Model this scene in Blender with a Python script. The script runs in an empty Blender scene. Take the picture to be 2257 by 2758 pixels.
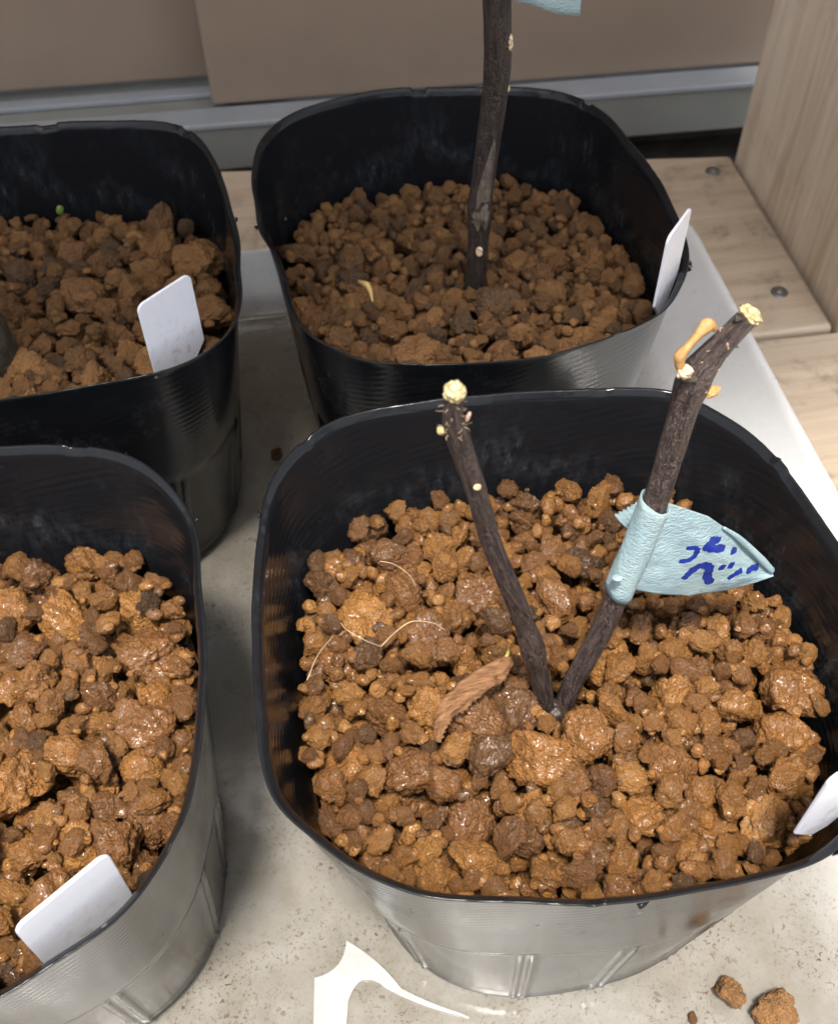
import bpy, bmesh, math, random
import numpy as np
from mathutils import Vector, Matrix, noise

SC = bpy.context.scene
COL = SC.collection
rad = math.radians

# ------------------------------------------------------------------ camera
CAM = Vector((0, 0, 0.30))
_p, _y, _r = rad(51.26), rad(9.33), rad(-0.78)
FW = Vector((math.sin(_y)*math.cos(_p), math.cos(_y)*math.cos(_p), -math.sin(_p)))
RT = Vector((math.cos(_y), -math.sin(_y), 0))
UP = RT.cross(FW)
RT, UP = RT*math.cos(_r)+UP*math.sin(_r), UP*math.cos(_r)-RT*math.sin(_r)
cd = bpy.data.cameras.new('camera')
cd.sensor_fit = 'HORIZONTAL'; cd.sensor_width = 36; cd.lens = 46.81
cd.clip_start = 0.005; cd.clip_end = 50
cd.dof.use_dof = True; cd.dof.focus_distance = 0.235; cd.dof.aperture_fstop = 38
cam = bpy.data.objects.new('camera', cd); COL.objects.link(cam)
M = Matrix((RT, UP, -FW)).transposed().to_4x4(); M.translation = CAM
cam.matrix_world = M
SC.camera = cam

# ------------------------------------------------------------------ light
SUN_EL, SUN_AZ = rad(74), rad(193)          # azimuth measured from +Y towards +X
w = bpy.data.worlds.new('World'); SC.world = w; w.use_nodes = True
nt = w.node_tree; bg = nt.nodes['Background']
sky = nt.nodes.new('ShaderNodeTexSky'); sky.sky_type = 'NISHITA'; sky.sun_disc = False
sky.sun_elevation = SUN_EL; sky.sun_rotation = SUN_AZ; sky.air_density = 1.0; sky.dust_density = 3.0
hs = nt.nodes.new('ShaderNodeHueSaturation'); hs.inputs['Saturation'].default_value = .35   # hazy, near-white sky
nt.links.new(sky.outputs[0], hs.inputs['Color']); nt.links.new(hs.outputs[0], bg.inputs[0]); bg.inputs[1].default_value = 0.145
sd = bpy.data.lights.new('sun', 'SUN'); sd.energy = 3.3; sd.angle = rad(8.5); sd.color = (1.0, 0.95, 0.88)
sun = bpy.data.objects.new('sun', sd); COL.objects.link(sun)
sdir = Vector((math.sin(SUN_AZ)*math.cos(SUN_EL), math.cos(SUN_AZ)*math.cos(SUN_EL), math.sin(SUN_EL)))
sun.rotation_euler = sdir.to_track_quat('Z', 'Y').to_euler()
vs = SC.view_settings
vs.view_transform = 'Standard'; vs.look = 'None'; vs.gamma = 1; vs.exposure = 1.18; vs.use_curve_mapping = False
SC.cycles.use_denoising = True
SC.cycles.use_adaptive_sampling = True; SC.cycles.adaptive_threshold = 0.025
SC.cycles.max_bounces = 5; SC.cycles.diffuse_bounces = 2; SC.cycles.glossy_bounces = 3
SC.cycles.transmission_bounces = 4; SC.cycles.transparent_max_bounces = 8
SC.cycles.caustics_reflective = False; SC.cycles.caustics_refractive = False

# ------------------------------------------------------------------ helpers
def tag(o, label=None, cat=None, group=None, kind=None):
    if label: o['label'] = label
    if cat: o['category'] = cat
    if group: o['group'] = group
    if kind: o['kind'] = kind
    return o

def link(name, me, mat=None, parent=None, smooth=True):
    if mat and not me.materials: me.materials.append(mat)
    if smooth:
        me.polygons.foreach_set('use_smooth', [True]*len(me.polygons))
    o = bpy.data.objects.new(name, me); COL.objects.link(o)
    if parent: o.parent = parent
    return o

def mesh(name, v, f):
    me = bpy.data.meshes.new(name)
    me.from_pydata([tuple(p) for p in v], [], [tuple(q) for q in f]); me.update()
    return me

def empty(name, loc=(0, 0, 0)):
    o = bpy.data.objects.new(name, None); COL.objects.link(o); o.location = loc
    o.empty_display_size = 0.01
    return o

def bm_mesh(name, bm):
    me = bpy.data.meshes.new(name); bm.to_mesh(me); bm.free(); return me

def smooth01(a, b, x):
    t = np.clip((x-a)/(b-a), 0, 1); return t*t*(3-2*t)

# ------------------------------------------------------------------ materials
class N:
    """tiny node-graph helper"""
    def __init__(s, name):
        s.m = bpy.data.materials.new(name); s.m.use_nodes = True
        s.t = s.m.node_tree; s.b = s.t.nodes['Principled BSDF']; s.out = s.t.nodes['Material Output']
    def n(s, typ, **kw):
        x = s.t.nodes.new('ShaderNode'+typ)
        for k, v in kw.items():
            if k.startswith('i_'):
                k = k[2:]; k = int(k) if k.isdigit() else k.replace('_', ' ')
                if isinstance(v, bpy.types.NodeSocket): s.t.links.new(v, x.inputs[k])
                else: x.inputs[k].default_value = v
            else: setattr(x, k, v)
        return x
    def l(s, a, b): s.t.links.new(a, b)
    def set(s, **kw):
        for k, v in kw.items():
            k = k.replace('_', ' ')
            if isinstance(v, bpy.types.NodeSocket): s.l(v, s.b.inputs[k])
            else: s.b.inputs[k].default_value = v
        return s
    def obj(s): return s.n('TexCoord').outputs['Object']
    def uv(s): return s.n('TexCoord').outputs['UV']
    def mapping(s, vec, scale=(1, 1, 1), rot=(0, 0, 0)):
        return s.n('Mapping', i_Vector=vec, i_Scale=scale, i_Rotation=rot).outputs[0]
    def noise(s, vec, scale, detail=4, rough=.55, dist=0, out=0):
        return s.n('TexNoise', i_Vector=vec, i_Scale=scale, i_Detail=detail, i_Roughness=rough, i_Distortion=dist).outputs[out]
    def ramp(s, fac, stops, interp='LINEAR'):
        r = s.n('ValToRGB', i_Fac=fac); r.color_ramp.interpolation = interp
        e = r.color_ramp.elements
        while len(e) < len(stops): e.new(.5)
        for k, (p, c) in enumerate(stops):
            e[k].position = p; e[k].color = (c, c, c, 1) if isinstance(c, (int, float)) else (*c, 1)
        return r.outputs[0]
    def mix(s, fac, a, b, blend='MIX'):
        x = s.n('Mix', data_type='RGBA', blend_type=blend)
        for i, v in ((0, fac), (6, a), (7, b)):
            if isinstance(v, bpy.types.NodeSocket): s.l(v, x.inputs[i])
            else: x.inputs[i].default_value = v if i == 0 else (*v, 1)
        return x.outputs[2]
    def math(s, op, a, b=0.0, clamp=False):
        x = s.n('Math', operation=op, use_clamp=clamp)
        for i, v in ((0, a), (1, b)):
            if isinstance(v, bpy.types.NodeSocket): s.l(v, x.inputs[i])
            else: x.inputs[i].default_value = v
        return x.outputs[0]
    def bump(s, h, dist, strength=1.0, normal=None):
        x = s.n('Bump', i_Height=h, i_Distance=dist, i_Strength=strength)
        if normal is not None: s.l(normal, x.inputs['Normal'])
        return x.outputs[0]

def mat_soil(name, wet, island):
    g = N(name); co = g.obj()
    rnd = g.n('NewGeometry').outputs['Random Per Island'] if island else g.n('ObjectInfo').outputs['Random']
    off = g.n('VectorMath', operation='SCALE', i_0=g.n('CombineXYZ', i_X=rnd, i_Y=rnd, i_Z=rnd).outputs[0]); off.inputs['Scale'].default_value = 7.3
    vec = g.n('VectorMath', operation='ADD', i_0=co, i_1=off.outputs[0]).outputs[0]
    S = 1.0 if not island else 240.0            # piece coordinates are unit size, joined ones are metres
    if wet:
        stops = [(0, (.040, .024, .015)), (.02, (.10, .048, .019)), (.10, (.15, .062, .019)), (.35, (.215, .088, .022)), (.72, (.31, .132, .029)), (1, (.40, .185, .046))]
    else:
        stops = [(0, (.09, .055, .032)), (.1, (.14, .072, .032)), (.45, (.235, .113, .042)), (.8, (.29, .142, .050)), (1, (.35, .178, .066))]
    c0 = g.ramp(rnd, stops)
    n1 = g.noise(vec, 1.3*S, 5, .6)
    c1 = g.mix(g.ramp(n1, [(.35, 0.0), (.68, .75)]), c0, g.mix(.55, c0, (.10, .050, .022)))
    n2 = g.noise(vec, 9*S, 3, .6)
    c2 = g.mix(g.ramp(n2, [(.50, 0.0), (.66, .5)]), c1, g.mix(.6, c1, (.46, .25, .085)))
    vor = g.n('TexVoronoi', feature='F1', i_Vector=vec, i_Scale=7.5*S).outputs['Distance']
    vor2 = g.n('TexVoronoi', feature='F1', i_Vector=vec, i_Scale=16.0*S).outputs['Distance']
    fine = g.noise(vec, 11*S, 3, .70)
    h = g.math('ADD', g.math('MULTIPLY', vor, -.9), g.math('ADD', g.math('MULTIPLY', vor2, -.35), g.math('MULTIPLY', fine, 1.6)))
    g.set(Base_Color=c2, Normal=g.bump(h, (.00062 if island is False else .00055), 1.0))
    if wet:
        ro = g.ramp(g.noise(vec, 5*S, 3), [(.35, .20), (.65, .42)])
        g.set(Roughness=ro, IOR=1.45, Specular_IOR_Level=.35, Coat_Weight=g.ramp(g.noise(vec, 2.2*S, 3, .6), [(.38, .30), (.56, 1.0)]), Coat_Roughness=.05, Coat_IOR=1.48, Coat_Normal=g.bump(g.noise(vec, 12.5*S, 1.2, .5), (.00024 if island is False else .00020), 1.0))
    else:
        g.set(Roughness=.78, Specular_IOR_Level=.35)
    return g.m

def mat_film():
    g = N('black_film'); co = g.obj()
    sep = g.n('SeparateXYZ', i_Vector=co)
    z = sep.outputs['Z']
    big = g.noise(co, 60, 5, .6); scuff = g.noise(g.mapping(co, (1, 1, .35)), 420, 5, .7)
    low = g.ramp(z, [(0.0, .0), (.075, .3), (.088, 1.0), (.100, .25), (.112, .0)])
    smear = g.math('MULTIPLY', g.ramp(big, [(.47, 0.0), (.66, 1.0)]), g.ramp(scuff, [(.42, 0.0), (.75, 1.0)]), True)
    smear = g.math('MULTIPLY', smear, g.math('ADD', low, .12))
    dots = g.ramp(g.n('TexVoronoi', i_Vector=co, i_Scale=130).outputs['Distance'], [(.05, 1.0), (.09, 0.0)])
    dsel = g.ramp(g.noise(co, 45, 2), [(.60, 0.0), (.66, 1.0)])
    dots = g.math('MULTIPLY', dots, dsel)
    c = g.mix(g.math('MULTIPLY', smear, .38, True), (.0085, .009, .0105), (.11, .12, .135))
    c = g.mix(g.math('MULTIPLY', dots, .7, True), c, (.30, .31, .32))
    # fine moulding lines in the upper band
    wv = g.n('TexWave', wave_type='BANDS', bands_direction='Z', wave_profile='SIN', i_Vector=g.mapping(co, rot=(rad(16), rad(13), 0)), i_Scale=150, i_Distortion=3.5, i_Detail=1.5)
    wv.inputs['Detail Scale'].default_value = .25
    band = g.ramp(z, [(.072, 0.0), (.084, 1.0), (.105, 1.0), (.108, 0.0)])
    hl = g.math('MULTIPLY', wv.outputs['Fac'], band)
    b1 = g.bump(hl, .00010, .35)
    b2 = g.bump(g.noise(co, 35, 3), .0004, .4, b1)
    ro = g.math('ADD', g.ramp(g.noise(co, 90, 4), [(.3, .10), (.7, .20)]), g.math('MULTIPLY', smear, .35))
    g.set(Base_Color=c, Roughness=ro, Normal=b2, IOR=1.40, Specular_IOR_Level=.32)
    return g.m

def mat_wood(name, along, base, dirty):
    g = N(name); co = g.obj()
    sc = [1, 1, 1]
    for k in range(3):
        if k != along: sc[k] = 14
    v = g.mapping(co, tuple(sc))
    gr = g.noise(v, 9, 6, .6, .6)
    fine = g.noise(g.mapping(co, tuple(1.5 if k == along else 60 for k in range(3))), 14, 4, .65)
    dark = tuple(x*f for x, f in zip(base, (.66, .60, .54)))
    c = g.mix(g.ramp(gr, [(.38, 0.0), (.68, .75)]), base, dark)
    c = g.mix(g.ramp(fine, [(.50, 0.0), (.75, .38)]), c, dark)
    st = g.noise(co, 26, 6, .65, .4); st2 = g.noise(co, 170, 5, .7)
    m = g.math('MULTIPLY', g.ramp(st, [(.50, 0.0), (.68, 1.0)]), g.ramp(st2, [(.40, .15), (.62, 1.0)]))
    c = g.mix(g.math('MULTIPLY', m, dirty, True), c, (.13, .092, .060))
    g.set(Base_Color=c, Roughness=g.ramp(gr, [(.3, .42), (.7, .62)]), Normal=g.bump(fine, .0004, .5))
    return g.m

def mat_tray():
    g = N('white_tray_plastic'); co = g.obj()
    z = g.n('SeparateXYZ', i_Vector=co).outputs['Z']
    fl = g.ramp(z, [(.002, 1.0), (.009, .05)])
    base = g.mix(g.ramp(g.noise(co, 30, 5, .6), [(.35, 0.0), (.7, .8)]), (.68, .685, .68), (.61, .605, .585))
    film = g.math('MULTIPLY', fl, g.ramp(g.noise(co, 75, 6, .7), [(.30, .88), (.72, 1.0)]))
    c = g.mix(film, base, g.mix(g.ramp(g.noise(co, 22, 4), [(.35, 0.0), (.65, 1.0)]), (.165, .154, .128), (.132, .113, .083)))
    clus = g.ramp(g.noise(co, 40, 4, .65), [(.40, .12), (.62, 1.0)])
    s1 = g.ramp(g.noise(g.mapping(co, (1, 1, 1)), 820, 3, .55, .8), [(.60, 0.0), (.64, 1.0)])
    s2 = g.ramp(g.noise(co, 260, 2, .5, .9), [(.70, 0.0), (.725, 1.0)])
    s3 = g.ramp(g.noise(co, 1300, 2, .5, .5), [(.60, 0.0), (.67, .7)])
    sp = g.math('MULTIPLY', g.math('MULTIPLY', g.math('MAXIMUM', g.math('MAXIMUM', s1, s2), s3), clus), fl, True)
    c = g.mix(sp, c, g.mix(g.noise(co, 300, 1), (.045, .022, .010), (.10, .052, .022)))
    g.set(Base_Color=c, Roughness=g.ramp(g.noise(co, 120, 3), [(.3, .22), (.7, .42)]), Normal=g.bump(g.noise(co, 160, 4), .0003, .3), Coat_Weight=.3, Coat_Roughness=.06, Coat_IOR=1.33)
    return g.m

def mat_bark(name, a, b, streak):
    g = N(name); uv = g.uv()
    v = g.mapping(uv, (5, .55, 1))
    n1 = g.noise(v, 3.0, 5, .65); n2 = g.noise(g.mapping(uv, (9, 2.2, 1)), 4, 4, .65); n3 = g.noise(uv, 2.2, 3)
    c = g.mix(g.ramp(n1, [(.40, 0.0), (.60, 1.0)]), a, b)
    c = g.mix(g.math('MULTIPLY', g.ramp(n2, [(.54, 0.0), (.68, 1.0)]), g.ramp(n3, [(.4, .15), (.65, .9)]), True), c, streak)
    vo = g.n('TexVoronoi', i_Vector=g.mapping(uv, (9, 5, 1)), i_Scale=1.6).outputs['Distance']
    spk = g.ramp(vo, [(.05, 1.0), (.11, 0.0)])
    c = g.mix(g.math('MULTIPLY', spk, .6), c, streak)
    g.set(Base_Color=c, Roughness=.5, Normal=g.bump(g.math('ADD', g.math('ADD', n1, g.math('MULTIPLY', n2, .7)), g.math('MULTIPLY', spk, .25)), .0016, .9))
    return g.m

def mat_plain(name, col, rough=.5, nscale=200, var=.25, bump=.0, spec=.5, **kw):
    g = N(name); co = g.obj()
    n = g.noise(co, nscale, 5, .6)
    c = g.mix(g.ramp(n, [(.3, 0.0), (.7, 1.0)]), tuple(x*(1-var) for x in col), tuple(min(1, x*(1+var*.6)) for x in col))
    g.set(Base_Color=c, Roughness=rough, Specular_IOR_Level=spec, **kw)
    if bump: g.set(Normal=g.bump(n, bump, .8))
    return g.m

def mat_callus(name, a, b):
    g = N(name); co = g.obj()
    vo = g.n('TexVoronoi', i_Vector=co, i_Scale=900).outputs['Distance']
    c = g.mix(g.ramp(vo, [(.25, 0.0), (.75, 1.0)]), a, b)
    c = g.mix(g.ramp(g.noise(co, 500, 3), [(.60, 0.0), (.70, .75)]), c, (.28, .17, .05))
    g.set(Base_Color=c, Roughness=.6, Normal=g.bump(g.math('MULTIPLY', vo, -1), .0006, .9))
    return g.m

def mat_tape():
    g = N('blue_masking_tape'); co = g.obj()
    cr = g.noise(g.mapping(co, (1, 1, 2.5), (0, rad(25), 0)), 1100, 3, .6)
    big = g.noise(co, 90, 4)
    c = g.mix(g.ramp(big, [(.35, 0.0), (.65, 1.0)]), (.40, .54, .58), (.50, .625, .63))
    g.set(Base_Color=c, Roughness=.62, Normal=g.bump(g.math('ADD', cr, g.math('MULTIPLY', big, .8)), .0009, .8), Specular_IOR_Level=.35)
    tr = g.n('BsdfTranslucent', i_Color=c)
    mx = g.n('MixShader', i_Fac=.40); g.l(g.b.outputs[0], mx.inputs[1]); g.l(tr.outputs[0], mx.inputs[2])
    g.l(mx.outputs[0], g.out.inputs[0])
    return g.m

SOIL = {(wt, isl): mat_soil(('wet' if wt else 'damp')+'_akadama'+('_small' if isl else ''), wt, isl) for wt in (0, 1) for isl in (False, True)}
FILM = mat_film()
WOOD_X = mat_wood('pale_wood_plank', 0, (.56, .455, .34), 1.0)
WOOD_Z = mat_wood('pale_wood_upright', 2, (.86, .72, .56), .2)
TRAY = mat_tray()
BARK = mat_bark('dark_bark', (.022, .013, .011), (.085, .056, .047), (.25, .20, .17))
BARK_WOODY = mat_bark('weathered_bark', (.016, .010, .008), (.050, .032, .024), (.14, .11, .09))
BARK_GREY = mat_bark('grey_graft_bark', (.10, .075, .055), (.19, .15, .115), (.26, .22, .18))
CREAM = mat_callus('cream_callus', (.58, .50, .29), (.38, .28, .12))
SCAR = mat_callus('pale_cut_scar', (.75, .62, .42), (.48, .31, .17))
TAN = mat_plain('dry_bud_skin', (.46, .25, .085), .6, 500, .35, .0003)
HAIR = mat_plain('pale_fibre', (.40, .29, .18), .6, 300, .5)
THORN = mat_plain('pale_pink_bristle', (.62, .40, .30), .6)
def mat_label():
    g = N('white_label_plastic'); co = g.obj(); z = g.n('SeparateXYZ', i_Vector=co).outputs['Z']
    low = g.ramp(g.math('ADD', g.math('MULTIPLY', z, 28), 1.0), [(.15, 1.0), (.85, .12)])
    sm = g.math('MULTIPLY', low, g.ramp(g.noise(co, 420, 5, .65), [(.52, 0.0), (.68, 1.0)]), True)
    sc = g.ramp(g.noise(g.mapping(co, (1, 1, .08), (0, rad(12), 0)), 2600, 2), [(.66, 0.0), (.70, .35)])
    c = g.mix(g.math('MULTIPLY', sm, .55), (.68, .68, .725), (.32, .20, .10))
    c = g.mix(sc, c, (.52, .52, .55))
    g.set(Base_Color=c, Roughness=.3); return g.m
LABEL = mat_label()
TAPE = mat_tape()
INK = mat_plain('blue_marker_ink', (.010, .028, .22), .4, 700, .4)
BROWN = mat_plain('brown_panel_paint', (.265, .20, .15), .42, 25, .07, .0001)
ALU = mat_plain('grey_sash_metal', (.235, .23, .205), .40, 40, .08)
ALU_SKYLIT = mat_plain('skylit_sash_metal', (.30, .315, .33), .32, 40, .10, .0001)  # same sash metal, with pale blue skylight put into the colour
DARK = mat_plain('dark_gap_floor', (.035, .028, .018), .8, 80, .6)
STEEL = mat_plain('galvanised_screw', (.22, .23, .24), .35, 300, .3, .0, Metallic=.8)
LEAF = None

# ------------------------------------------------------------------ setting: ground, shelf, sash, panels, tray
def prism(name, pts, z0, z1, mat, parent=None, bevel=.0015, seg=3):
    bm = bmesh.new()
    a = [bm.verts.new((x, y, z0)) for x, y in pts]; b = [bm.verts.new((x, y, z1)) for x, y in pts]
    n = len(pts)
    bm.faces.new(a[::-1]); bm.faces.new(b)
    for i in range(n): bm.faces.new((a[i], a[(i+1) % n], b[(i+1) % n], b[i]))
    bmesh.ops.recalc_face_normals(bm, faces=bm.faces)
    if bevel: bmesh.ops.bevel(bm, geom=bm.edges[:], offset=bevel, segments=seg, affect='EDGES', profile=.5)
    me = bm_mesh(name, bm)
    o = link(name, me, mat, parent, smooth=False)
    if bevel:
        for p in me.polygons: p.use_smooth = p.area < 1e-4
    return o

g = link('ground', mesh('ground', [(-3, -3, -.042), (3, -3, -.042), (3, 3, -.042), (-3, 3, -.042)], [(0, 1, 2, 3)]), DARK)
tag(g, kind='structure')

shelf = empty('wooden_shelf', (0, 0, -.042))
tag(shelf, 'pale wooden shelf of flat planks with a square upright board under the pots', 'shelf')
def under(o, par):
    o.parent = par; o.matrix_parent_inverse = Matrix.Translation(-Vector(par.location)); return o
def yb(x): return .4597-.1365*x            # back edge of the rear plank
def ys(x): return .3105-.030*x             # seam between the two planks in view
XL, XR = -.50, .420
under(prism('plank', [(XL, ys(XL)+.0009), (.2235, ys(.2235)+.0009), (.2245, yb(.2245)), (XL, yb(XL))], -.026, -.002, WOOD_X, None, .0022), shelf)
for y1, y0 in ((0, -.145), (-.147, -.292), (-.294, -.44)):
    pl = prism('plank', [(XL, ys(XL)+y0), (XR, ys(XR)+y0), (XR, ys(XR)+y1-.0009), (XL, ys(XL)+y1-.0009)], -.0265, -.0028, WOOD_X, None, .0018)
    under(pl, shelf)
ub = prism('upright_board', [(.2255, .3045), (.2445, .3035), (.2475, .4265), (.2265, .4280)], -.042, .95, WOOD_Z, None, .0012)
under(ub, shelf)
under(prism('upright_board', [(-.47, .325), (-.45, .325), (-.45, .48), (-.47, .48)], -.042, .95, WOOD_Z, None, .0012), shelf)
SHADE_Y = -.042  # front edge of the added shade board
under(prism('added_shade_board', [(-.47, SHADE_Y), (.2475, SHADE_Y), (.2475, .43), (-.47, .49)], .951, .97, WOOD_X, None, .0015), shelf)  # unseen board added overhead so the light falls off towards the rear pots
def screw(x, y, z):
    bm = bmesh.new(); R = .0036; ring = []
    prof = [(R*1.0, .0), (R*.96, .0004), (R*.45, .00045)]
    n = 28
    rows = [[bm.verts.new((r*math.cos(2*math.pi*k/n), r*math.sin(2*math.pi*k/n), h)) for k in range(n)] for r, h in prof]
    for a, b in zip(rows, rows[1:]):
        for k in range(n): bm.faces.new((a[k], a[(k+1) % n], b[(k+1) % n], b[k]))
    c = bm.verts.new((0, 0, -.0009))
    for k in range(n):                        # recessed cross
        v = rows[-1][k]; 
        if (k % 7) in (3, 4): v.co.z -= .0
    for k in range(n): bm.faces.new((rows[-1][k], rows[-1][(k+1) % n], c))
    o = link('screw', bm_mesh('screw', bm), STEEL); o.location = (x, y, z)
    return o
for x, y in ((.2115, .4175), (.2095, .329)):
    s = screw(x, y, -.0019); under(s, shelf)

# door sash behind the shelf
def sy(x, y0): return y0-.045*x
sash = empty('door_sash', (0, .5, -.042))
tag(sash, 'grey metal door sill with a top ledge coloured pale blue for skylight behind the shelf', 'sill')
X0, X1 = -.55, .60
def slab(name, ya, yc, z0, z1, mat, bev=.0012, x0=X0, x1=X1):
    return under(prism(name, [(x0, sy(x0, ya)), (x1, sy(x1, ya)), (x1, sy(x1, yc)), (x0, sy(x0, yc))], z0, z1, mat, None, bev), sash)
slab('sill_face', .4855, .545, -.0185, .0052, ALU)
slab('sill_gap_shade', .5150, .5445, -.0415, -.0188, DARK)  # near-black slab: shade of the gap under the sill put into its colour
slab('ledge', .4835, .499, .0055, .0085, ALU_SKYLIT, .0008)
slab('track', .5125, .520, .0055, .0082, ALU_SKYLIT, .0006)
slab('track', .5380, .543, .0055, .0120, ALU_SKYLIT, .0006)
pr = prism('sliding_panel', [(-.0175, sy(-.0175, .4995)), (.60, sy(.6, .4995)), (.60, sy(.6, .5115)), (-.0175, sy(-.0175, .5115))], .0088, 1.3, BROWN, None, .0016)
tag(pr, 'brown sliding door panel behind the tall stem, nearer the pots than its neighbour', 'door panel')
pl = prism('sliding_panel', [(-.60, sy(-.60, .5235)), (.02, sy(.02, .5235)), (.02, sy(.02, .5355)), (-.60, sy(-.60, .5355))], .0105, 1.3, BROWN, None, .0016)
tag(pl, 'brown sliding door panel set back behind the other one, top left corner', 'door panel')

# tray
def rrect(x0, x1, y0, y1, r, n=10):
    pts = []
    for cx, cy, a0 in ((x1-r, y0+r, -90), (x1-r, y1-r, 0), (x0+r, y1-r, 90), (x0+r, y0+r, 180)):
        for k in range(n+1):
            a = rad(a0+90*k/n); pts.append((cx+r*math.cos(a), cy+r*math.sin(a)))
    return pts
def make_tray():
    inn = rrect(-.262, .1175, -.14, .3505, .016); outr = rrect(-.285, .1705, -.17, .3655, .022)
    h = .0225; V = []; F = []
    prof = [(-.05, 0.0)]+[(t, h*(.55*t*t+.45*t)*1.0) for t in (0, .04, .1, .2, .35, .5, .65, .8, .9, .97, 1.0)]
    prof += [(1.03, h+.0002), (1.06, h-.0004), (1.07, h-.0016), (1.05, h-.0024), (.9, .5*h-.003), (.5, -.0015), (.1, -.0019), (0, -.0019)]
    n = len(inn)
    for t, z in prof:
        for (ax, ay), (bx, by) in zip(inn, outr): V.append((ax+(bx-ax)*t, ay+(by-ay)*t, z))
    for r in range(len(prof)-1):
        for k in range(n): F.append(((r+1)*n+k, (r+1)*n+(k+1) % n, r*n+(k+1) % n, r*n+k))
    F.append(tuple(range(n)))
    me = mesh('plastic_tray', V, F); me.validate()
    return tag(link('plastic_tray', me, TRAY), 'shallow off-white plastic tray speckled with soil, holding all the pots', 'tray')
make_tray()

# ------------------------------------------------------------------ pots
H = .11
RIM = {
'FR': [[-14.7,123.0],[-13.3,138.6],[-11.0,152.8],[-8.4,165.2],[-4.4,171.9],[0.7,177.2],[8.2,182.2],[17.8,184.0],[28.4,183.7],[46.2,183.1],[58.4,183.2],[70.1,181.4],[81.8,179.6],[93.3,177.2],[100.4,169.3],[106.7,160.1],[109.7,152.6],[111.8,143.2],[112.7,134.4],[113.5,126.8],[112.8,109.7],[109.8,92.9],[103.6,78.2],[94.1,66.0],[81.8,59.0],[71.8,58.4],[58.3,58.2],[45.7,58.3],[28.8,61.2],[18.9,63.1],[10.8,64.9],[1.4,70.5],[-4.0,75.0],[-7.8,80.2],[-11.8,83.7],[-14.1,87.9],[-15.3,95.0],[-15.3,106.3]],
'BR': [[-1.0,294.1],[0.4,301.7],[5.6,310.2],[13.9,317.8],[25.2,322.0],[41.3,324.7],[60.4,324.7],[76.1,323.5],[91.6,320.5],[100.3,316.5],[106.8,307.9],[110.5,298.6],[112.9,283.1],[115.6,267.1],[116.0,250.0],[115.7,238.6],[114.2,227.9],[112.2,221.9],[107.7,214.5],[100.8,205.9],[93.8,202.4],[85.1,199.3],[74.2,196.7],[61.0,194.2],[48.5,193.9],[36.5,195.1],[27.0,197.0],[20.0,199.5],[13.3,204.3],[6.8,211.9],[3.8,219.0],[2.2,228.1],[1.8,240.4],[0.4,251.3],[-2.4,258.4],[-2.4,272.2]],
'BL': [[-78.0,327.9],[-66.0,326.2],[-48.0,324.5],[-30.0,321.1],[-21.2,316.1],[-15.6,307.4],[-12.5,296.3],[-10.4,283.4],[-9.1,271.1],[-7.8,261.7],[-8.6,244.4],[-10.0,224.5],[-12.6,217.4],[-17.9,211.0],[-25.4,206.1],[-35.0,204.4],[-46.8,204.0],[-60.8,203.1],[-70.1,203.5],
       [-95,205],[-113,210],[-124,221],[-129,240],[-130,265],[-129,290],[-124,310],[-113,322],[-96,327.5]],
'FL': [[-69.1,186.8],[-57.9,185.6],[-46.6,183.0],[-39.9,180.0],[-33.3,174.2],[-28.1,165.8],[-25.1,158.2],[-24.1,152.5],[-24.4,140.7],[-23.9,129.4],[-23.7,123.4],[-24.9,111.3],[-26.9,98.0],[-29.6,86.9],[-33.8,79.5],[-38.1,73.3],[-43.9,68.5],[-51.8,65.1],[-57.5,62.0],[-64,59.6],
       [-90,58],[-115,60],[-133,67],[-143,82],[-146.5,105],[-147,130],[-145,155],[-138,173],[-124,183],[-100,187.5]],
}
CEN = {'FR': (.050, .121), 'BR': (.057, .2595), 'BL': (-.069, .2650), 'FL': (-.085, .1230)}
BASE = {'FR': (.051, .1190), 'BR': (.058, .2620), 'BL': (-.069, .2690), 'FL': (-.0835, .1265)}
NT = 480
TH = np.arange(NT)*2*np.pi/NT
def rim_radius(k):
    c = np.array(CEN[k]); p = np.array(RIM[k])/1000-c
    a = np.arctan2(p[:, 1], p[:, 0]) % (2*np.pi); r = np.hypot(p[:, 0], p[:, 1])
    o = np.argsort(a); a = a[o]; r = r[o]
    R = np.interp(TH, np.r_[a[-1]-2*np.pi, a, a[0]+2*np.pi], np.r_[r[-1], r, r[0]])
    ker = np.hanning(23); ker /= ker.sum()
    return np.convolve(np.r_[R[-11:], R, R[:11]], ker, 'valid')
RR = {k: rim_radius(k) for k in RIM}
def base_radius(): 
    n = 2.5; a = .0475
    return a*(np.abs(np.cos(TH))**n+np.abs(np.sin(TH))**n)**(-1/n)
RB = base_radius()
def wall_xy(k, z, inset=0.0):
    """centre and radius table of the pot wall at height z"""
    t = np.clip(1-z/H, 0, 1); m = t
    rr = RR[k]-.0015
    mean = rr.mean()
    shape = smooth01(.05, .95, t)                 # from rounded square to near round
    R = (rr*(1-shape)+(RB*mean/RB.mean())*shape)*(1-t)+ (rr*(1-shape)+RB*(mean/RB.mean())*shape)*t*(RB.mean()/mean)
    cx = CEN[k][0]*(1-m)+BASE[k][0]*m; cy = CEN[k][1]*(1-m)+BASE[k][1]*m
    return cx, cy, R-inset
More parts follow.
